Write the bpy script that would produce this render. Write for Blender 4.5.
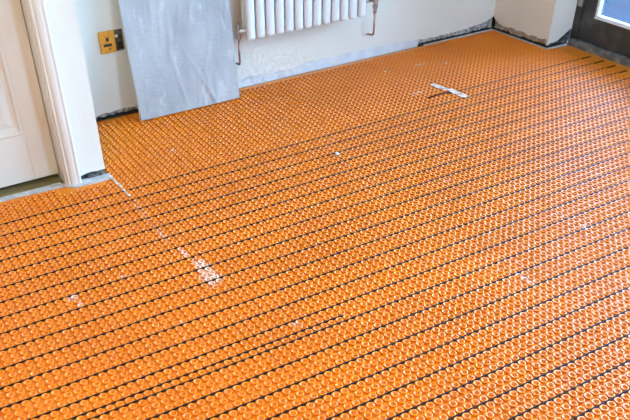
import bpy, bmesh, math, random
import numpy as np
from mathutils import Vector, Matrix

for o in list(bpy.data.objects): bpy.data.objects.remove(o)
SC = bpy.context.scene
COL = SC.collection
rnd = random.Random(7)

# ------------------------------------------------------------------ camera
F, PITCH, ROLL, YAW, CAM_H, CX, CY = 758.64, .69241, -.02815, .50674, 1.55396, 279.26, 347.99
fw = Vector((math.sin(YAW)*math.cos(PITCH), math.cos(YAW)*math.cos(PITCH), -math.sin(PITCH)))
r0 = Vector((math.cos(YAW), -math.sin(YAW), 0)); u0 = r0.cross(fw)
RV = math.cos(ROLL)*r0 + math.sin(ROLL)*u0
UV = -math.sin(ROLL)*r0 + math.cos(ROLL)*u0
cam = bpy.data.cameras.new('camera'); camo = bpy.data.objects.new('camera', cam); COL.objects.link(camo)
M4 = Matrix.Identity(4)
for i in range(3):
    M4[i][0] = RV[i]; M4[i][1] = UV[i]; M4[i][2] = -fw[i]
M4[2][3] = CAM_H
camo.matrix_world = M4
cam.sensor_fit = 'HORIZONTAL'; cam.sensor_width = 36; cam.lens = F/630*36
cam.shift_x = (315-CX)/630; cam.shift_y = -(210-CY)/630
cam.clip_start = .02
SC.camera = camo

def project(P):
    d = Vector(P)-Vector((0, 0, CAM_H)); z = d.dot(fw)
    if z < .05: return (-9999, -9999)
    return CX+F*d.dot(RV)/z, CY-F*d.dot(UV)/z

# ------------------------------------------------------------------ world, lights, exposure
W = bpy.data.worlds.new('overcast_sky'); SC.world = W; W.use_nodes = True
bg = W.node_tree.nodes['Background']
bg.inputs['Color'].default_value = (.36, .63, 1.0, 1); bg.inputs['Strength'].default_value = 70

def area(name, loc, rot, sx, sy, power, color, portal=False):
    l = bpy.data.lights.new(name, 'AREA'); l.shape = 'RECTANGLE'; l.size = sx; l.size_y = sy
    l.energy = power; l.color = color; l.cycles.is_portal = portal
    o = bpy.data.objects.new(name, l); COL.objects.link(o); o.location = loc; o.rotation_euler = rot
    return o
area('door_portal', (3.96, 1.36, 1.1), (0, math.pi/2, 0), 2.1, 3.75, 1, (1, 1, 1), True)
area('window_portal', (3.15, -1.62, 1.5), (math.pi/2, 0, 0), .8, 1.0, 1, (1, 1, 1), True)
area('warm_fill_light', (-.1, 1.0, 2.30), (0, 0, 0), .5, .5, 48, (1, .78, .42))  # unseen warm fill added for the left side, no fixture modelled

SC.view_settings.view_transform = 'Standard'; SC.view_settings.look = 'None'
SC.view_settings.gamma = 1; SC.view_settings.use_curve_mapping = False
SC.view_settings.exposure = -0.24
SC.cycles.use_denoising = True
SC.cycles.max_bounces = 10; SC.cycles.diffuse_bounces = 5

# ------------------------------------------------------------------ materials
def mat(name, color, rough=.5, metal=0, spec=.5, noise=None, bump=None, coat=0):
    m = bpy.data.materials.new(name); m.use_nodes = True
    nt = m.node_tree; b = nt.nodes['Principled BSDF']
    b.inputs['Base Color'].default_value = (*color, 1); b.inputs['Roughness'].default_value = rough
    b.inputs['Metallic'].default_value = metal; b.inputs['Specular IOR Level'].default_value = spec
    b.inputs['Coat Weight'].default_value = coat
    tc = nt.nodes.new('ShaderNodeTexCoord')
    if noise:
        sc, col2, lo, hi = noise[:4]
        n = nt.nodes.new('ShaderNodeTexNoise'); n.inputs['Scale'].default_value = sc; n.inputs['Detail'].default_value = 6
        mp = nt.nodes.new('ShaderNodeMapping')
        if len(noise) > 4: mp.inputs['Scale'].default_value = noise[4]
        nt.links.new(tc.outputs['Object'], mp.inputs[0]); nt.links.new(mp.outputs[0], n.inputs['Vector'])
        r = nt.nodes.new('ShaderNodeValToRGB'); r.color_ramp.elements[0].position = lo; r.color_ramp.elements[1].position = hi
        r.color_ramp.elements[0].color = (*color, 1); r.color_ramp.elements[1].color = (*col2, 1)
        nt.links.new(n.outputs['Fac'], r.inputs[0]); nt.links.new(r.outputs[0], b.inputs['Base Color'])
    if bump:
        sc, st, di = bump[:3]
        n = nt.nodes.new('ShaderNodeTexNoise'); n.inputs['Scale'].default_value = sc; n.inputs['Detail'].default_value = 5
        mp = nt.nodes.new('ShaderNodeMapping')
        if len(bump) > 3: mp.inputs['Scale'].default_value = bump[3]
        nt.links.new(tc.outputs['Object'], mp.inputs[0]); nt.links.new(mp.outputs[0], n.inputs['Vector'])
        bp = nt.nodes.new('ShaderNodeBump'); bp.inputs['Strength'].default_value = st; bp.inputs['Distance'].default_value = di
        nt.links.new(n.outputs['Fac'], bp.inputs['Height']); nt.links.new(bp.outputs[0], b.inputs['Normal'])
    return m

PLASTER = mat('plaster_paint', (.69, .645, .55), .75, noise=(1.6, (.73, .69, .60), .35, .7), bump=(14, .18, .01))
DOORPAINT = mat('door_gloss_paint', (.68, .63, .555), .40, noise=(2.5, (.72, .68, .615), .4, .65), bump=(30, .05, .004))
BARE = mat('bare_plaster', (.58, .585, .59), .8, noise=(18, (.66, .665, .67), .4, .62), bump=(40, .4, .006))
MASON = mat('rough_mortar', (.20, .19, .17), .95, noise=(45, (.50, .48, .44), .40, .62), bump=(60, .8, .012))
DARKM = mat('dark_rough_mortar', (.035, .036, .034), .95, noise=(45, (.16, .15, .14), .45, .7), bump=(60, .8, .012))
GAP_SHADE = mat('gap_shade_paint', (.025, .024, .022), .95, bump=(50, .5, .01))  # near-black colour stands in for shade inside the broken wall foot
BROWN = mat('brown_render', (.34, .26, .18), .95, noise=(40, (.52, .44, .35), .4, .7), bump=(60, .8, .012))
SCREED = mat('levelling_compound', (.40, .40, .39), .85, noise=(30, (.55, .55, .54), .4, .65), bump=(70, .4, .004))
SLAB = mat('screed_slab', (.33, .32, .30), .9, noise=(12, (.42, .41, .39), .4, .6))
OLIVE = mat('old_timber_sill', (.12, .10, .035), .7, noise=(14, (.27, .22, .085), .4, .65, (1, 8, 8)))
CABLE = mat('black_cable', (.005, .005, .005), .6, spec=.15)
BOARDM = mat('cement_board', (.42, .44, .46), .8, noise=(40, (.52, .54, .56), .4, .6))
RADI = mat('radiator_enamel', (.70, .71, .71), .3)
COPPER = mat('copper_pipe', (.42, .20, .12), .4, metal=.8, noise=(30, (.22, .12, .08), .45, .65))
CHROME = mat('dull_chrome', (.45, .44, .42), .3, metal=1)
WHITEP = mat('white_plastic', (.8, .8, .78), .4)
OCHRE = mat('ochre_plate', (.72, .31, .02), .45, noise=(60, (.60, .24, .012), .45, .65))
BOXM = mat('galvanised_box', (.16, .16, .13), .55, metal=.6, noise=(50, (.07, .07, .05), .4, .6))
BLACKP = mat('black_plastic', (.02, .018, .016), .5)
FRAME = mat('dark_frame_paint', (.035, .036, .034), .5, noise=(9, (.11, .11, .10), .52, .78), bump=(40, .2, .004))
DUST = mat('dusty_sill', (.10, .10, .095), .85, noise=(22, (.30, .29, .27), .45, .72), bump=(60, .4, .005))
BEAD = mat('white_glazing_bead', (.78, .82, .84), .4)
TAPE = mat('white_tape', (.66, .58, .56), .55, noise=(38, (.50, .27, .14), .44, .58), bump=(120, .5, .003))
PAVE = mat('patio_paving', (.008, .010, .014), .85, spec=.02, noise=(3, (.011, .014, .020), .4, .6))
SKYCUT = mat('sky_cut_wall_paint', (.012, .015, .019), .8, spec=.02, noise=(4, (.022, .028, .034), .4, .6))
POSTM = mat('dark_post', (.05, .07, .09), .6)

def glass_mat():
    m = bpy.data.materials.new('window_glass'); m.use_nodes = True; nt = m.node_tree
    nt.nodes.remove(nt.nodes['Principled BSDF']); out = nt.nodes['Material Output']
    t = nt.nodes.new('ShaderNodeBsdfTransparent'); t.inputs[0].default_value = (.93, .97, .98, 1)
    g = nt.nodes.new('ShaderNodeBsdfGlossy'); g.inputs['Roughness'].default_value = .02
    fr = nt.nodes.new('ShaderNodeFresnel'); fr.inputs[0].default_value = 1.45
    mx = nt.nodes.new('ShaderNodeMixShader')
    nt.links.new(fr.outputs[0], mx.inputs[0]); nt.links.new(t.outputs[0], mx.inputs[1]); nt.links.new(g.outputs[0], mx.inputs[2])
    nt.links.new(mx.outputs[0], out.inputs[0]); return m
GLASS = glass_mat()

# orange membrane; cement smears (stains with a place and shape of their own) along the joints
SMEARS = [(.905, 2.20, .030, .060, 1), (.900, 2.12, .040, .055, 1), (.885, 2.33, .014, .05, .7), (.427, 2.265, .026, .020, .8), (.44, 2.215, .010, .02, .7),
          (.629, 2.293, .014, .010, .7), (1.856, 1.515, .016, .05, .6), (2.89, 3.437, .05, .014, .5), (2.30, 1.655, .014, .02, .6),
          (1.214, 3.165, .025, .016, .5), (1.02, 1.72, .018, .012, .35), (.70, 1.93, .012, .010, .5), (2.1, 2.25, .02, .02, .3),
          (2.62, 3.10, .05, .016, .4), (.868, 2.50, .009, .10, .6), (.87, 2.72, .008, .12, .6)]
def membrane_mat():
    m = bpy.data.materials.new('orange_membrane'); m.use_nodes = True; nt = m.node_tree; L = nt.links
    b = nt.nodes['Principled BSDF']; b.inputs['Roughness'].default_value = .31; b.inputs['Specular IOR Level'].default_value = .50
    geo = nt.nodes.new('ShaderNodeNewGeometry')
    n = nt.nodes.new('ShaderNodeTexNoise'); n.inputs['Scale'].default_value = 3.2; n.inputs['Detail'].default_value = 4
    L.new(geo.outputs['Position'], n.inputs['Vector'])
    base = nt.nodes.new('ShaderNodeValToRGB'); base.color_ramp.elements[0].position = .35; base.color_ramp.elements[1].position = .7
    base.color_ramp.elements[0].color = (.70, .180, .0004, 1); base.color_ramp.elements[1].color = (.78, .214, .0008, 1)
    L.new(n.outputs['Fac'], base.inputs[0])
    # smear mask
    acc = None
    def math_(op, a, bb=None):
        q = nt.nodes.new('ShaderNodeMath'); q.operation = op
        for i, v in enumerate((a, bb)):
            if v is None: continue
            if isinstance(v, (int, float)): q.inputs[i].default_value = v
            else: L.new(v, q.inputs[i])
        return q.outputs[0]
    for (x, y, rx, ry, wt) in SMEARS:
        mp = nt.nodes.new('ShaderNodeVectorMath'); mp.operation = 'SUBTRACT'; mp.inputs[1].default_value = (x, y, 0); L.new(geo.outputs['Position'], mp.inputs[0])
        ml = nt.nodes.new('ShaderNodeVectorMath'); ml.operation = 'MULTIPLY'; ml.inputs[1].default_value = (1/rx, 1/ry, 0); L.new(mp.outputs[0], ml.inputs[0])
        ln = nt.nodes.new('ShaderNodeVectorMath'); ln.operation = 'LENGTH'; L.new(ml.outputs[0], ln.inputs[0])
        v = math_('SUBTRACT', 1.15, ln.outputs['Value'])
        v = math_('MULTIPLY', v, wt)
        acc = v if acc is None else math_('MAXIMUM', acc, v)
    n2 = nt.nodes.new('ShaderNodeTexNoise'); n2.inputs['Scale'].default_value = 70; n2.inputs['Detail'].default_value = 5
    L.new(geo.outputs['Position'], n2.inputs['Vector'])
    nn = math_('MULTIPLY', math_('SUBTRACT', n2.outputs['Fac'], .5), 3.2)
    s = math_('MULTIPLY', math_('ADD', acc, nn), .9)
    cl = nt.nodes.new('ShaderNodeClamp'); L.new(s, cl.inputs[0]); cl.inputs['Max'].default_value = .6
    gate = nt.nodes.new('ShaderNodeMath'); gate.operation = 'GREATER_THAN'; L.new(acc, gate.inputs[0]); gate.inputs[1].default_value = .02
    # faint cement haze everywhere (thin film of dust)
    n3 = nt.nodes.new('ShaderNodeTexNoise'); n3.inputs['Scale'].default_value = 34; n3.inputs['Detail'].default_value = 8; n3.inputs['Roughness'].default_value = .7
    L.new(geo.outputs['Position'], n3.inputs['Vector'])
    hz = nt.nodes.new('ShaderNodeValToRGB'); hz.color_ramp.elements[0].position = .60; hz.color_ramp.elements[1].position = .78
    hz.color_ramp.elements[1].color = (.16, .16, .16, 1); L.new(n3.outputs['Fac'], hz.inputs[0])
    fac = math_('MAXIMUM', math_('MULTIPLY', cl.outputs[0], gate.outputs[0]), hz.outputs[0])
    mx = nt.nodes.new('ShaderNodeMixRGB'); L.new(fac, mx.inputs[0]); L.new(base.outputs[0], mx.inputs[1]); mx.inputs[2].default_value = (.74, .66, .60, 1)
    L.new(mx.outputs[0], b.inputs['Base Color'])
    return m
ORANGE = membrane_mat()

def film_mat():
    m = mat('clouded_film_painted_gloss', (.32, .31, .30), .34, noise=(7, (.43, .42, .405), .36, .66, (1, 1, .5)), coat=.15)
    nt = m.node_tree; L = nt.links; b = nt.nodes['Principled BSDF']
    tc = nt.nodes.new('ShaderNodeTexCoord')
    def layer(sx, sz, scale):
        mp = nt.nodes.new('ShaderNodeMapping'); mp.inputs['Scale'].default_value = (sx, 1, sz)
        n = nt.nodes.new('ShaderNodeTexNoise'); n.inputs['Scale'].default_value = scale; n.inputs['Detail'].default_value = 4; n.inputs['Distortion'].default_value = .6
        L.new(tc.outputs['Object'], mp.inputs[0]); L.new(mp.outputs[0], n.inputs['Vector']); return n.outputs['Fac']
    a = layer(1.5, 9, 13); c = layer(2.2, .7, 5)
    ad = nt.nodes.new('ShaderNodeMath'); ad.operation = 'ADD'; L.new(a, ad.inputs[0]); L.new(c, ad.inputs[1])
    bp = nt.nodes.new('ShaderNodeBump'); bp.inputs['Strength'].default_value = .36; bp.inputs['Distance'].default_value = .010
    L.new(ad.outputs[0], bp.inputs['Height']); L.new(bp.outputs[0], b.inputs['Normal'])
    st = layer(3.0, 1.0, 6); rp = nt.nodes.new('ShaderNodeValToRGB'); rp.color_ramp.elements[0].position = .60; rp.color_ramp.elements[1].position = .72
    rp.color_ramp.elements[1].color = (.55, .55, .55, 1); L.new(st, rp.inputs[0])
    old = b.inputs['Base Color'].links[0].from_socket; mx = nt.nodes.new('ShaderNodeMixRGB'); L.new(rp.outputs[0], mx.inputs[0]); L.new(old, mx.inputs[1]); mx.inputs[2].default_value = (.62, .61, .60, 1)  # pale streaks paint gloss highlights onto the wrinkled film
    L.new(mx.outputs[0], b.inputs['Base Color'])
    return m
FILM = film_mat()

EDGEW = mat('edge_wrap_painted_light', (.60, .59, .57), .5)  # lighter colour brightens the board edge that renders in shade

# ------------------------------------------------------------------ mesh helpers
class MB:
    def __init__(s): s.v = []; s.f = []
    def add(s, vs, fs):
        k = len(s.v); s.v += [tuple(v) for v in vs]; s.f += [tuple(i+k for i in f) for f in fs]; return s
    def box(s, x0, x1, y0, y1, z0, z1):
        vs = [(x, y, z) for z in (z0, z1) for y in (y0, y1) for x in (x0, x1)]
        return s.add(vs, [(0, 2, 3, 1), (4, 5, 7, 6), (0, 1, 5, 4), (2, 6, 7, 3), (0, 4, 6, 2), (1, 3, 7, 5)])
    def prism(s, poly, z0, z1):
        n = len(poly)
        vs = [(x, y, z0) for x, y in poly]+[(x, y, z1) for x, y in poly]
        fs = [tuple(range(n-1, -1, -1)), tuple(range(n, 2*n))]+[(i, (i+1) % n, n+(i+1) % n, n+i) for i in range(n)]
        return s.add(vs, fs)
    def tube(s, pts, r, n=8, cap=True):
        pts = [Vector(p) for p in pts]; rs = r if isinstance(r, (list, tuple)) else [r]*len(pts)
        base = len(s.v); up = Vector((0, 0, 1))
        for i, p in enumerate(pts):
            t = (pts[min(i+1, len(pts)-1)]-pts[max(i-1, 0)]).normalized()
            a = up if abs(t.dot(up)) < .95 else Vector((1, 0, 0))
            e1 = t.cross(a).normalized(); e2 = e1.cross(t)
            for k in range(n):
                w = 2*math.pi*k/n; s.v.append(tuple(p+(e1*math.cos(w)+e2*math.sin(w))*rs[i]))
        for i in range(len(pts)-1):
            for k in range(n):
                a = base+i*n+k; b_ = base+i*n+(k+1) % n; s.f.append((a, b_, b_+n, a+n))
        if cap:
            s.f.append(tuple(base+k for k in range(n-1, -1, -1))); s.f.append(tuple(base+(len(pts)-1)*n+k for k in range(n)))
        return s
    def lathe(s, prof, c, axis, n=12):   # prof: (radius, distance along axis)
        c = Vector(c); ax = Vector(axis).normalized()
        pts = [c+ax*d for _, d in prof]
        base = len(s.v); a = Vector((0, 0, 1)) if abs(ax.z) < .9 else Vector((1, 0, 0))
        e1 = ax.cross(a).normalized(); e2 = ax.cross(e1)
        for (r, d), p in zip(prof, pts):
            for k in range(n):
                w = 2*math.pi*k/n; s.v.append(tuple(p+(e1*math.cos(w)+e2*math.sin(w))*r))
        for i in range(len(prof)-1):
            for k in range(n):
                a_ = base+i*n+k; b_ = base+i*n+(k+1) % n; s.f.append((a_, b_, b_+n, a_+n))
        s.f.append(tuple(base+k for k in range(n))); s.f.append(tuple(base+(len(prof)-1)*n+k for k in range(n-1, -1, -1)))
        return s
    def build(s, name, m, parent=None, smooth=False, bevel=0, seg=2):
        me = bpy.data.meshes.new(name); me.from_pydata(s.v, [], s.f); me.update()
        bm = bmesh.new(); bm.from_mesh(me); bmesh.ops.recalc_face_normals(bm, faces=bm.faces)
        if bevel: bmesh.ops.bevel(bm, geom=list(bm.edges), offset=bevel, segments=seg, affect='EDGES', profile=.6)
        bm.to_mesh(me); bm.free()
        me.materials.append(m)
        o = bpy.data.objects.new(name, me); COL.objects.link(o)
        if parent is not None: o.parent = parent
        if smooth:
            for p in me.polygons: p.use_smooth = True
        return o

def empty(name, loc=(0, 0, 0)):
    o = bpy.data.objects.new(name, None); COL.objects.link(o); o.empty_display_size = .05; o.location = loc; return o
def tag(o, label, cat, group=None):
    o['label'] = label; o['category'] = cat
    if group: o['group'] = group
    return o
def struct(o, label, cat=None):
    o['kind'] = 'structure'; o['label'] = label
    o['category'] = cat or 'wall'
    return o
def sub(parent, mb_obj):   # keep world place when parenting to an empty that is not at the origin
    mb_obj.parent = parent; mb_obj.matrix_parent_inverse = Matrix.Translation(-parent.location); return mb_obj

WALLY = lambda x: 3.696      # face of the back wall
CORNER = (3.672, WALLY(3.67)); NIB = (3.690, 3.240)

# ------------------------------------------------------------------ setting
floor = MB().box(-1.5, 3.95, -1.5, 3.95, -.12, -.0092).build('floor', SLAB)
struct(floor, 'grey screed floor slab beneath the orange membrane', 'floor')

def ragged(p0, p1, zfun, top, step=.012, jit=.004, seed=1, thick=.016, inward=(0, 1)):
    """plaster sheet from p0 to p1 with a broken bottom edge; front face on the line p0-p1, thickness towards 'inward'"""
    r = random.Random(seed); p0 = Vector(p0); p1 = Vector(p1); L = (p1-p0).length; n = max(2, int(L/step))
    inn = Vector(inward)*thick; m = MB(); vs = []; fs = []
    walk = 0
    for i in range(n+1):
        t = i/n; p = p0.lerp(p1, t); walk = .75*walk+r.uniform(-jit, jit)
        z = max(.001, zfun(t*L)+walk)
        vs += [(p.x, p.y, z), (p.x, p.y, top), (p.x+inn.x, p.y+inn.y, z+.003), (p.x+inn.x, p.y+inn.y, top)]
    for i in range(n):
        a = 4*i; b = a+4
        fs += [(a, b, b+1, a+1), (a+2, a+3, b+3, b+2), (a, a+2, b+2, b), (a+1, b+1, b+3, a+3)]
    fs += [(0, 1, 3, 2), (4*n, 4*n+2, 4*n+3, 4*n+1)]
    return m.add(vs, fs)

def seg(xs, zs):
    return lambda d: float(np.interp(d, xs, zs))

# back wall: solid body behind, near-black to paint the shade in the gap, plaster in front
wb = MB().prism([(.80, WALLY(.80)+.03), (3.95, WALLY(3.95)+.03), (3.95, 3.98), (.80, 3.98)], -.02, 2.45).build('wall_back', GAP_SHADE)
struct(wb, 'pale plastered back wall behind the white radiator, skirting stripped off its foot')
X0 = .862
pl = ragged((X0, WALLY(X0)), CORNER, seg([0, .17, .30, .42, .55, .98, 1.05, 1.3, 1.45, 1.8, 2.1, 2.2, 2.25, 2.5, 2.66, 2.72, 2.78, 2.81],
            [.020, .022, .026, .030, .030, .030, .045, .040, .052, .047, .047, .036, .028, .032, .040, .046, .062, .080]), 2.4, jit=.003, seed=4, thick=.012)
pl.build('plaster', PLASTER, wb)
# bare band where the skirting was
xa, xb = 1.36, 3.08
m = MB().prism([(xa, WALLY(xa)+.004), (xb, WALLY(xb)+.004), (xb, WALLY(xb)+.031), (xa, WALLY(xa)+.031)], -.006, .062)
m.build('bare_plaster_band', BARE, wb)
def mortar_strip(name, p0, p1, zlo, zhi, m, parent, seed, inward, rec=.010, th=.02):
    r = random.Random(seed); p0 = Vector(p0); p1 = Vector(p1); L = (p1-p0).length; n = max(3, int(L/.014)); inn = Vector(inward)
    vs = []; fs = []; rows = 4
    for i in range(n+1):
        p = p0.lerp(p1, i/n)
        for j in range(rows+1):
            z = zlo+(zhi-zlo)*j/rows+(r.uniform(-.004, .004) if j in (0,) else 0)
            q = rec+r.uniform(-.006, .007)
            vs.append((p.x+inn.x*q, p.y+inn.y*q, z))
        for j in (rows, 0):
            q = rec+th; vs.append((p.x+inn.x*q, p.y+inn.y*q, zlo+(zhi-zlo)*j/rows))
    k = rows+3
    for i in range(n):
        for j in range(k):
            a = i*k+j; b = i*k+(j+1) % k; fs.append((a, a+k, b+k, b))
    fs += [tuple(range(k)), tuple(n*k+j for j in range(k-1, -1, -1))]
    return MB().add(vs, fs).build(name, m, parent)
mortar_strip('mortar_edge', (3.08, WALLY(3.08)), (3.67, WALLY(3.67)), .009, .11, MASON, wb, 3, (0, 1), rec=.006)
mortar_strip('mortar_edge', (.87, WALLY(.87)), (1.37, WALLY(1.37)), .009, .06, MASON, wb, 5, (0, 1), rec=.006)

for nm, (a_, b2) in (('gap_shade_strip', (.862, 1.36)), ('gap_shade_strip', (3.08, 3.70))):
    MB().prism([(a_, WALLY(a_)+.0005), (b2, WALLY(b2)+.0005), (b2, WALLY(b2)+.032), (a_, WALLY(a_)+.032)], -.011, .0005).build(nm, GAP_SHADE, wb)  # dark strips added so the gap under the plaster looks shaded
# pier and reveal to the right of the back wall, then the rest of the right wall beyond the glass doors
pd = (Vector(NIB)-Vector(CORNER)).normalized(); pin = Vector((1, 0)) 
wr = MB().prism([(CORNER[0]+.035, CORNER[1]+.2), (NIB[0]+.035, NIB[1]+.03), (3.93, NIB[1]+.03), (4.12, NIB[1]+.03), (4.12, CORNER[1]+.2)], -.02, 2.45).build('wall_right', GAP_SHADE)
struct(wr, 'plastered pier and right wall around the dark glazed doors')
ragged(CORNER, NIB, seg([0, .05, .1, .16, .25, .3, .36, .40, .45, .51], [.07, .045, .036, .044, .040, .034, .046, .040, .046, .024]), 2.4, jit=.004, seed=9, thick=.012, inward=(1, 0)).build('plaster', PLASTER, wr)
mortar_strip('brown_render_edge', (CORNER[0], CORNER[1]-.012), (NIB[0], NIB[1]+.004), .010, .09, BROWN, wr, 11, (1, 0), rec=.006)
ragged(NIB, (3.868, 3.236), seg([0, .03, .09, .13, .17], [.012, .022, .034, .055, .085]), 2.4, jit=.004, seed=12, thick=.012, inward=(0, 1)).build('reveal_plaster', PLASTER, wr)
mortar_strip('mortar_edge', (NIB[0]+.012, NIB[1]), (3.868, 3.236), .008, .10, DARKM, wr, 13, (0, 1), rec=.008)
MB().prism([(CORNER[0]+.001, CORNER[1]-.01), (NIB[0]+.001, NIB[1]+.001), (3.868, 3.2395), (3.868, 3.29), (CORNER[0]+.036, CORNER[1]-.01)], -.011, .0005).build('gap_shade_strip', GAP_SHADE, wr)  # same painted shade under the pier and reveal plaster
MB().box(3.875, 4.12, -1.6, -.55, -.02, 2.45).build('wall_section', PLASTER, wr)
MB().box(3.78, 4.12, -.55, 3.26, 2.16, 2.45).build('lintel', PLASTER, wr)

# wall with the white door (left), its return running back to the back wall
WD = 3.10; XE = .858
wl = MB().box(.74, XE-.012, WD+.016, 3.70, -.02, 2.45).build('wall_left', DARKM)
struct(wl, 'cream plastered wall end beside the white panelled door')
ragged((.70, WD), (XE, WD), seg([0, .04, .1, .16], [.026, .022, .028, .030]), 2.4, jit=.003, seed=21, thick=.014).build('plaster', PLASTER, wl)
MB().box(XE-.012, XE, WD+.0145, WALLY(.86)+.01, .03, 2.4).build('return_plaster', PLASTER, wl)
MB().box(-.25, .74, WD, 3.26, 2.03, 2.45).build('door_head_wall', PLASTER, wl)
MB().box(-1.6, -.25, WD, 3.26, -.02, 2.45).build('far_wall_section', PLASTER, wl)
MB().box(.775, .845, WD+.002, WD+.02, -.005, .023).build('mortar_lump', DARKM, wl, bevel=.004)
MB().box(-.30, .74, 3.27, 3.30, -.02, 2.1).build('light_leak_blocker', PLASTER, wl)  # unseen panel added to stop sky light leaking under the door
MB().box(-1.6, -1.45, -1.6, 3.2, -.02, 2.45).build('side_wall', PLASTER, wl)

wf = MB().box(-1.6, 2.75, -1.65, -1.5, -.02, 2.45).box(3.55, 4.1, -1.65, -1.5, -.02, 2.45).box(2.75, 3.55, -1.65, -1.5, -.02, 1.0).box(2.75, 3.55, -1.65, -1.5, 2.0, 2.45)
struct(wf.build('wall_front', PLASTER), 'plastered wall with a window opening behind the viewer')
struct(MB().box(-1.6, 4.12, -1.65, 3.98, 2.40, 2.5).build('ceiling', mat('ceiling_paint', (.70, .66, .58), .8)), 'plain white ceiling above the room', 'ceiling')

# door lining and architrave
tr = MB().box(.675, .72, WD-.004, 3.26, -.004, 2.03).build('trim_1', DOORPAINT)
struct(tr, 'white painted door lining with moulded architrave beside the panelled door', 'trim')
MB().box(.655, .676, 3.222, 3.25, -.004, 2.02).build('door_stop', DOORPAINT, tr)
prof = [(.681, WD), (.681, WD-.012), (.684, WD-.016), (.692, WD-.016), (.696, WD-.020), (.704, WD-.0235), (.714, WD-.025), (.724, WD-.0245), (.731, WD-.027), (.737, WD-.026), (.7395, WD-.022), (.7395, WD)]
MB().prism(prof, .000, 2.07).build('architrave', DOORPAINT, tr)

# white panelled door
d1 = empty('door_1', (.27, 3.2, .02)); struct(d1, 'white painted panelled door standing closed at the left', 'door')
YD = 3.180; ZB = .022
def dpart(name, mb, bevel=0): return sub(d1, mb.build(name, DOORPAINT, bevel=bevel))
dpart('stile', MB().box(.566, .672, YD, YD+.04, ZB, 2.0), .0015)
dpart('stile', MB().box(-.13, -.03, YD, YD+.04, ZB, 2.0), .0015)
dpart('rail', MB().box(-.03, .566, YD, YD+.04, ZB, .228), .0015)
dpart('rail', MB().box(-.03, .566, YD, YD+.04, .86, 1.02), .0015)
dpart('rail', MB().box(-.03, .566, YD, YD+.04, 1.88, 2.0), .0015)
dpart('muntin', MB().box(.218, .318, YD, YD+.04, .228, .86), .0015)
dpart('muntin', MB().box(.218, .318, YD, YD+.04, 1.02, 1.88), .0015)
for (xa, xb) in ((-.03, .218), (.318, .566)):
    for (za, zb) in ((.228, .86), (1.02, 1.88)):
        m = MB()                                   # raised and fielded panel
        def ring(i, y): return [(xa+i, y, za+i), (xb-i, y, za+i), (xb-i, y, zb-i), (xa+i, y, zb-i)]
        rs = [ring(0, YD+.001), ring(.006, YD-.004), ring(.012, YD-.003), ring(.020, YD+.012), ring(.034, YD+.014), ring(.062, YD+.005)]
        vs = [v for q in rs for v in q]; fs = [(a*4+k, a*4+(k+1) % 4, a*4+4+(k+1) % 4, a*4+4+k) for a in range(len(rs)-1) for k in range(4)]
        fs.append(tuple(len(vs)-4+k for k in range(4)))
        p = dpart('panel', m.add(vs, fs))
th = MB().box(-.25, .672, 3.136, 3.245, -.03, .001).build('trim_2', OLIVE); struct(th, 'old brown timber sill under the white door', 'sill')
st = MB().prism([(-.3, 3.112), (.20, 3.108), (.45, 3.116), (.66, 3.098), (.70, 3.062), (.868, 3.052), (.876, 3.100), (.66, 3.12), (.66, 3.135), (-.3, 3.140)], -.012, .0005)
st = st.build('trim_3', SCREED); struct(st, 'pale strip of levelling compound in front of the white door', 'strip')

# thin pale grout line at the foot of the pier and back wall
def strip_line(name, pts, w, lab):
    vs = []; r = random.Random(len(lab))
    P = [Vector(p) for p in pts]; res = []
    for a, b in zip(P[:-1], P[1:]):
        n = max(2, int((b-a).length/.03)); res += [a.lerp(b, i/n) for i in range(n)]
    res.append(P[-1]); m = MB(); top = []; 
    for i, p in enumerate(res):
        t = (res[min(i+1, len(res)-1)]-res[max(i-1, 0)]).normalized(); nrm = Vector((t.y, -t.x)); q = w*r.uniform(.6, 1.25)
        top.append((p, p+nrm*q))
    for (a, b) in top: vs += [(a.x, a.y, -.01), (a.x, a.y, -.001), (b.x, b.y, -.001), (b.x, b.y, -.01)]
    fs = [(4*i+k, 4*i+(k+1) % 4, 4*i+4+(k+1) % 4, 4*i+4+k) for i in range(len(top)-1) for k in range(4)]
    fs += [(0, 1, 2, 3), (len(vs)-1, len(vs)-2, len(vs)-3, len(vs)-4)]
    o = m.add(vs, fs).build(name, SCREED); struct(o, lab, 'strip'); return o
strip_line('trim_4', [(3.12, CORNER[1]-.001), (CORNER[0]-.002, CORNER[1]-.001), (NIB[0]-.001, NIB[1]-.002), (3.845, 3.232)], .008, 'thin pale grout line at the foot of the pier')

# glazed doors on the right
def leaf(name, y1, y0, lab):
    e = empty(name, (3.9, (y0+y1)/2, .03)); struct(e, lab, 'door')
    X0_, X1_ = 3.872, 3.925
    def P(n, mb, mt, bev=.003): return sub(e, mb.build(n, mt, bevel=bev))
    ya, yb = y0+.004, y1-.004
    P('stile', MB().box(X0_, X1_, yb-.085, yb, .035, 2.12), FRAME); P('stile', MB().box(X0_, X1_, ya, ya+.085, .035, 2.12), FRAME)
    P('bottom_rail', MB().box(X0_, X1_, ya+.085, yb-.085, .035, .172), FRAME); P('top_rail', MB().box(X0_, X1_, ya+.085, yb-.085, 2.03, 2.12), FRAME)
    g0, g1 = ya+.085, yb-.085
    P('glazing_bead', MB().box(X0_+.002, X0_+.034, g0, g1, .172, .180), BEAD, .001)
    P('glazing_bead', MB().box(X0_+.010, X0_+.034, g0, g1, .180, .188), BEAD, .001)
    P('glazing_bead', MB().box(X0_+.006, X0_+.034, g1-.016, g1, .188, 2.03), BEAD, .002); P('glazing_bead', MB().box(X0_+.006, X0_+.034, g0, g0+.016, .188, 2.03), BEAD, .002)
    P('glass_pane', MB().box(X0_+.026, X0_+.030, g0+.002, g1-.002, .189, 2.029), GLASS, 0)
    return e
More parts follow.
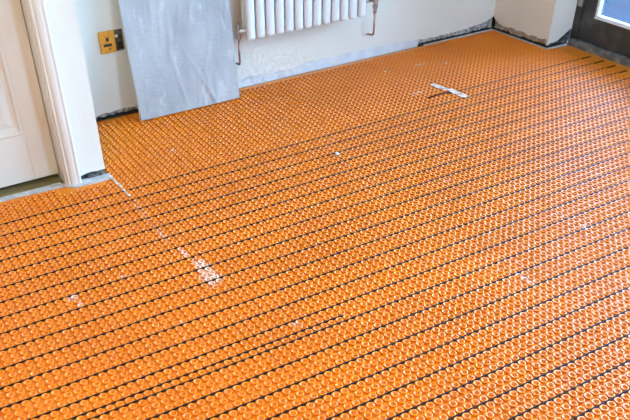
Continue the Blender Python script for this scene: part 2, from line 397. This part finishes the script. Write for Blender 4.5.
fr = MB().box(3.868, 3.93, 3.188, 3.236, -.02, 2.16).build('trim_5', FRAME); struct(fr, 'dark painted frame and sill around the glazed doors', 'frame')
MB().box(3.868, 3.93, -.55, -.508, -.02, 2.16).build('frame_jamb', FRAME, fr)
MB().box(3.868, 3.93, -.508, 3.188, 2.122, 2.16).build('frame_head', FRAME, fr)
MB().box(3.845, 3.935, -.52, 3.225, -.02, .030).build('dusty_sill', DUST, fr, bevel=.004)
# latch plate
h = MB().box(3.862, 3.869, 3.190, 3.225, .215, .262).build('hinge_leaf', CHROME, fr, bevel=.002)
MB().tube([(3.866, 3.186, .212), (3.866, 3.186, .265)], .006).build('hinge_pin', FRAME, fr)
leaf('door_2', 3.187, 2.46, 'dark framed glazed door beside the pier, nearest the corner')
leaf('door_3', 2.46, 1.72, 'dark framed glazed door, second from the pier')
leaf('door_4', 1.72, .976, 'dark framed glazed door, third from the pier')
leaf('door_5', .976, .234, 'dark framed glazed door, fourth from the pier')
leaf('door_6', .234, -.507, 'dark framed glazed door farthest from the pier')

# outdoors
struct(MB().box(3.95, 14, -6, 12, -.3, -.05).build('floor_patio', PAVE), 'dark slate patio outside the glazed doors', 'patio')
tag(MB().box(7.2, 7.4, -4, 12, -.05, 1.3).build('sky_cut_wall', SKYCUT), 'dark low wall added beyond the patio to hide the low sky', 'wall')  # unseen wall added to cut off light from the low sky

# ------------------------------------------------------------------ studded membrane
PIT = .03; CAB0 = 2.9073; XS = .87; SEAMS = [.87, 1.83, 2.79]
ZT = -.0074
PROFILE = [(.0116, ZT), (.0132, -.0032), (.0134, -.0011), (.0126, 0), (.0094, 0), (.0079, -.0014), (.0066, -.0060)]
def stud_arrays(n):
    vs = []; fs = []
    for r, z in PROFILE:
        for k in range(n):
            w = 2*math.pi*(k+.5)/n; vs.append((r*math.cos(w), r*math.sin(w), z))
    R_ = len(PROFILE)
    for i in range(R_-1):
        for k in range(n): fs.append((i*n+k, i*n+(k+1) % n, (i+1)*n+(k+1) % n, (i+1)*n+k))
    return np.array(vs), fs, tuple((R_-1)*n+k for k in range(n))
SV, SF, SCAP = stud_arrays(12)
SV8, SF8, SCAP8 = stud_arrays(8)
def stud_mesh():
    me = bpy.data.meshes.new('stud'); me.from_pydata([tuple(v) for v in SV], [], SF+[SCAP]); me.materials.append(ORANGE)
    for p in me.polygons: p.use_smooth = True
    return me
STUD = stud_mesh()
def field_mesh(name, pos, V, Fq, cap):
    n = len(pos); nv = len(V); quads = np.array(Fq); ncap = len(cap)
    verts = (V[None]+np.array([(x, y, 0) for x, y in pos])[:, None, :]).reshape(-1, 3)
    nq = len(quads)
    q = (quads[None]+(np.arange(n)*nv)[:, None, None]).reshape(-1); c = (np.array(cap)[None]+(np.arange(n)*nv)[:, None]).reshape(-1)
    loops = np.concatenate([q, c]).astype(np.int32)
    me = bpy.data.meshes.new(name); me.vertices.add(len(verts)); me.vertices.foreach_set('co', verts.astype(np.float32).ravel())
    me.loops.add(len(loops)); me.loops.foreach_set('vertex_index', loops)
    starts = np.concatenate([np.arange(n*nq)*4, n*nq*4+np.arange(n)*ncap]).astype(np.int32)
    me.polygons.add(len(starts)); me.polygons.foreach_set('loop_start', starts)
    me.polygons.foreach_set('use_smooth', np.ones(len(starts), bool))
    me.update(calc_edges=True); me.validate(); me.materials.append(ORANGE); return me

spots = {0: [], 1: [], 2: [], 3: []}
i0 = int((-.9-XS)/PIT); 
for i in range(i0, 95):
    x = XS+PIT*(i+.5)
    if x > 3.73: continue
    for j in range(-85, 28):
        y = CAB0+PIT*(j+.5)
        if x < .885 and y > (3.038 if x > .63 else 3.085): continue
        if y > WALLY(x)-.030 or (y > 3.20 and x > 3.655): continue
        u_, v_ = project((x, y, 0))
        if not (-170 < u_ < 800 and -60 < v_ < 600): continue
        spots[sum(x > s for s in SEAMS)].append((x, y, u_, v_))
edges = [-1.0]+SEAMS+[3.86]
SLAB_POLY = {
    0: [(-1.0, .1), (.869, .1), (.869, 3.055), (.70, 3.060), (.66, 3.095), (.45, 3.112), (.20, 3.104), (-1.0, 3.09)],
    1: [(.871, .1), (1.829, .1), (1.829, WALLY(1.829)-.002), (.871, WALLY(.871)-.002)],
    2: [(1.831, .1), (2.789, .1), (2.789, WALLY(2.789)-.002), (1.831, WALLY(1.831)-.002)],
    3: [(2.791, .1), (3.846, .1), (3.846, 3.212), (3.686, 3.232), (3.664, 3.690), (2.791, WALLY(2.791)-.002)]}
LAB = ['orange studded membrane sheet at the left, running up to the white door',
       'orange studded membrane sheet under the leaning grey board, right of the cement-smeared joint',
       'orange studded membrane sheet below the radiator, between the two middle joints',
       'orange studded membrane sheet at the right, running up to the dark glazed doors']
for s in range(4):
    e = empty('membrane_sheet', (edges[s], .1, -.0090)); tag(e, LAB[s], 'membrane', 'orange heating membrane sheets on the floor')
    sub(e, MB().prism(SLAB_POLY[s], -.0090, ZT).build('backing_sheet', ORANGE))
    L_ = spots[s]; vis = [q for q in L_ if 4 < q[2] < 626 and 4 < q[3] < 416]
    near = set()
    if s < 2:
        vis.sort(key=lambda q: q[0]**2+q[1]**2); near = set((q[0], q[1]) for q in vis[:300])
    for (x, y) in sorted(near):
        o = bpy.data.objects.new('stud', STUD); COL.objects.link(o); o.location = (x, y, 0); sub(e, o)
    rest = [(q[0], q[1]) for q in L_ if (q[0], q[1]) not in near]
    close = [q for q in rest if q[0]**2+q[1]**2 < 2.9**2]; far = [q for q in rest if q[0]**2+q[1]**2 >= 2.9**2]
    for grp, V, Q, c in ((close, SV, SF, SCAP), (far, SV8, SF8, SCAP8)):
        if not grp: continue
        o = bpy.data.objects.new('stud_field', field_mesh('stud_field', grp, V, Q, c)); COL.objects.link(o); sub(e, o); o['kind'] = 'stuff'

# ------------------------------------------------------------------ heating cable
hc = empty('heating_cable', (3.8, CAB0, -.004)); tag(hc, 'black heating cable laid in parallel runs between the orange studs', 'cable')
def run(y, xa, xb, name='cable_run'):
    n = max(4, int((xb-xa)/.03)); r = random.Random(int(y*1000)); pts = []
    for i in range(n+1):
        x = xa+(xb-xa)*i/n; zz = -.0020
        if x > 3.70: zz = -.0036
        pts.append((x, y+r.uniform(-.0008, .0008), zz))
    pts[-1] = (xb, y, -.0044)
    return sub(hc, MB().tube(pts, .0034, 6).build(name, CABLE, smooth=True))
for k in range(0, 26):
    y = CAB0-.09*k
    run(y, -.75, 3.80+[.01, .0, -.012, .006][k % 4])
run(CAB0+.09, 2.74, 3.80)
sub(hc, MB().tube([(2.604, CAB0+.098, .0036), (2.66, CAB0+.101, .0044), (2.72, CAB0+.104, .0042), (2.75, CAB0+.096, .0030), (2.79, CAB0+.09, -.0005)], .0036, 8).build('cable_end', CABLE, smooth=True))
run(CAB0-.09*13-.06, -.4, 1.19)

# tape over the cable joint
def tape(name, a, b, w, lab, seed):
    r = random.Random(seed); a = Vector(a); b = Vector(b); n = 16; t = (b-a).normalized(); nr = Vector((-t.y, t.x)); vs = []
    for i in range(n+1):
        p = a.lerp(b, i/n); q = w*r.uniform(.36, .56); q2 = w*r.uniform(.36, .56); z = .0018+.0008*math.sin(i*1.7)+(.006 if name == 'masking_tape' and 7 < i < 11 else 0)+r.uniform(0, .001)
        vs += [(p.x-nr.x*q, p.y-nr.y*q, z), (p.x+nr.x*q2, p.y+nr.y*q2, z+r.uniform(-.0004, .0006)), (p.x+nr.x*q2, p.y+nr.y*q2, z-.0006), (p.x-nr.x*q, p.y-nr.y*q, z-.0006)]
    fs = [(4*i+k, 4*i+(k+1) % 4, 4*i+4+(k+1) % 4, 4*i+4+k) for i in range(n) for k in range(4)]+[(0, 1, 2, 3), (4*n+3, 4*n+2, 4*n+1, 4*n)]
    return tag(MB().add(vs, fs).build(name, TAPE), lab, 'tape')
tape('masking_tape', (2.748, 3.150), (2.786, 2.905), .040, 'crumpled white tape across the start of the black cable below the radiator end', 3)
tape('joint_tape', (.868, 3.075), (.873, 2.845), .011, 'torn white tape on the joint at the corner of the white door wall', 5)

# plaster crumbs
def crumb(x, y, r_, lab, seed, z=0):
    bm = bmesh.new(); bmesh.ops.create_icosphere(bm, subdivisions=2, radius=r_); rr = random.Random(seed)
    for v in bm.verts: v.co *= rr.uniform(.7, 1.2); v.co.z *= .55
    lo = min(v.co.z for v in bm.verts)
    for v in bm.verts: v.co.z -= lo
    me = bpy.data.meshes.new('plaster_crumb'); bm.to_mesh(me); bm.free(); me.materials.append(BARE)
    o = bpy.data.objects.new('plaster_crumb', me); COL.objects.link(o); o.location = (x, y, z); return tag(o, lab, 'crumb', 'plaster crumbs dropped on the membrane')
crumb(1.834, 2.705, .010, 'white plaster crumb in the middle of the orange floor, near the second cable', 1)
crumb(3.014, 3.355, .007, 'small white plaster crumb behind the white tape, towards the far corner', 2)
crumb(2.647, 3.444, .006, 'tiny white plaster crumb between the radiator valve pipe and the tape', 3)

# ------------------------------------------------------------------ leaning board
WB, HB, TB, LEAN = .556, .84, .024, math.atan(.13)
bd = empty('leaning_board', (1.495, 3.578, 0)); bd.rotation_euler = (-LEAN, 0, .0); tag(bd, 'grey plastic-wrapped tile backer board leaning on the wall by the yellow socket', 'board')
b_ = MB().box(-WB/2, WB/2, -TB, 0, .002, HB).build('board_core', BOARDM, bd, bevel=.002)
# film wrapped over front, gathered at the edges
nx, nz = 60, 110; vs = []; fs = []; r = random.Random(3)
creases = [(r.uniform(-.28, .28), r.uniform(0, 1.1), r.uniform(-.5, .5), r.uniform(.05, .22), r.uniform(.0015, .0040)) for _ in range(34)]
for j in range(nz+1):
    for i in range(nx+1):
        x = -WB/2-.0015+(WB+.003)*i/nx; z = .001+(HB)*j/nz
        d = .0006
        for (cx_, cz_, an, ln, am) in creases:
            dx, dz = x-cx_, z-cz_; a = dx*math.sin(an)+dz*math.cos(an); b2 = dx*math.cos(an)-dz*math.sin(an)
            if abs(a) < ln: d += am*math.exp(-(b2/.007)**2)*(1-(a/ln)**2)
        vs.append((x, -TB-d-.0006, z))
for j in range(nz):
    for i in range(nx):
        a = j*(nx+1)+i; fs.append((a, a+1, a+nx+2, a+nx+1))
MB().add(vs, fs).build('plastic_film', FILM, bd, smooth=True)
m = MB()
m.box(-WB/2-.0022, -WB/2-.0004, -TB-.0006, .0002, .002, HB)
m.build('edge_wrap', EDGEW, bd)

# ------------------------------------------------------------------ radiator
RX0, RP, RN, RW = 1.858, .0578, 13, .048
YF, ZBOT, ZTOP = 3.600, .272, .86
rad = empty('radiator', (2.23, 3.63, ZBOT)); tag(rad, 'white column radiator with thirteen flat upright tubes hung on the back wall', 'radiator')
def oval_tube(xc, yc, w, d, z0, z1, n=16):
    m = MB(); sec = []
    for (sc_, z) in ((.30, z0), (.62, z0+.0025), (.86, z0+.008), (.97, z0+.016), (1, z0+.026), (1, z1-.026), (.9, z1-.01), (.3, z1)):
        ring = []
        for k in range(n):
            t = 2*math.pi*k/n; c, s_ = math.cos(t), math.sin(t)
            ring.append((xc+math.copysign(abs(c)**.7, c)*w/2*(1-(1-sc_)*.55), yc+math.copysign(abs(s_)**.8, s_)*d/2*sc_, z))
        sec.append(ring)
    vs = [v for q in sec for v in q]
    fs = [(a*n+k, a*n+(k+1) % n, a*n+n+(k+1) % n, a*n+n+k) for a in range(len(sec)-1) for k in range(n)]
    fs += [tuple(range(n)), tuple((len(sec)-1)*n+k for k in range(n))]
    return m.add(vs, fs)
for i in range(RN):
    xc = RX0+RW/2+RP*i
    sub(rad, oval_tube(xc, YF, RW, .032, ZBOT, ZTOP).build('front_tube', RADI, smooth=True))
    sub(rad, oval_tube(xc, YF+.045, RW, .03, ZBOT+.012, ZTOP-.01, 10).build('rear_tube', RADI, smooth=True))
for zc in (ZBOT+.045, ZTOP-.05):
    sub(rad, MB().tube([(RX0+.004, YF+.022, zc), (RX0+RP*RN-.014, YF+.022, zc)], .017, 12).build('header', RADI, smooth=True))
for xc in (2.0, 2.46):
    for zc in (.40, .78): sub(rad, MB().box(xc-.015, xc+.015, YF+.055, WALLY(xc)-.0005, zc-.02, zc+.02).build('wall_bracket', RADI))
# right valve and tail pipe
vx = 2.668
v = sub(rad, MB().tube([(RX0+RP*RN-.02, YF+.02, .345), (vx, YF+.01, .345)], .009, 10).build('valve_union', CHROME, smooth=True))
v = sub(rad, MB().lathe([(.008, 0), (.011, .003), (.011, .016), (.008, .018), (.008, .026), (.0145, .028), (.0145, .044), (.009, .047), (.011, .055), (.015, .058), (.015, .074), (.012, .09), (.017, .095), (.019, .13), (.012, .14)], (vx, YF, .275), (0, 0, 1), 12).build('valve', CHROME))
sub(rad, MB().tube([(vx, YF, .285), (vx, YF, .18), (vx+.001, YF+.003, .165), (vx+.006, YF+.02, .154), (vx+.016, YF+.07, .143), (vx+.025, WALLY(vx)-.004, .136)], .0055, 10).build('tail_pipe', COPPER, smooth=True))
# left valve and pipe
ux = 1.826
sub(rad, MB().tube([(RX0+.01, YF+.02, ZBOT+.045), (ux, YF+.03, ZBOT+.045)], .008, 10).build('valve_union', WHITEP, smooth=True))
sub(rad, MB().lathe([(.007, 0), (.011, .004), (.011, .022), (.009, .026), (.009, .05), (.012, .054), (.012, .075), (.006, .08)], (ux, YF+.03, .275), (0, 0, 1), 12).build('valve', CHROME))
sub(rad, MB().tube([(ux, YF+.03, .285), (ux, YF+.03, .16), (ux+.002, YF+.04, .145), (ux+.004, WALLY(ux)-.004, .135)], .0055, 10).build('tail_pipe', COPPER, smooth=True))

# ------------------------------------------------------------------ socket
sk = empty('wall_socket', (1.168, WALLY(1.168), .367)); tag(sk, 'ochre yellow socket plate half covering a bare metal box on the back wall', 'socket')
yw = WALLY(1.168)
sub(sk, MB().box(1.150, 1.226, yw-.006, yw+.011, 0.319, 0.416).build('back_box', BOXM, bevel=.002))
sub(sk, MB().box(1.106, 1.184, yw-.013, yw-.002, 0.317, 0.419).build('face_plate', OCHRE, bevel=.003))
sub(sk, MB().box(1.138, 1.152, yw-.0145, yw-.011, 0.373, 0.391).build('earth_slot', BLACKP, bevel=.001))
sub(sk, MB().box(1.122, 1.164, yw-.0145, yw-.011, 0.349, 0.361).build('pin_slot', BLACKP, bevel=.001))
sub(sk, MB().box(1.146, 1.156, yw-.0145, yw-.011, 0.333, 0.339).build('pin_slot', BLACKP, bevel=.001))
sub(sk, MB().lathe([(.008, 0), (.008, .004), (.005, .007)], (1.194, yw-.006, .389), (0, -1, 0), 12).build('screw', WHITEP))
sub(sk, MB().box(1.196, 1.220, yw-.008, yw-.005, 0.329, 0.361).build('box_opening', BLACKP))
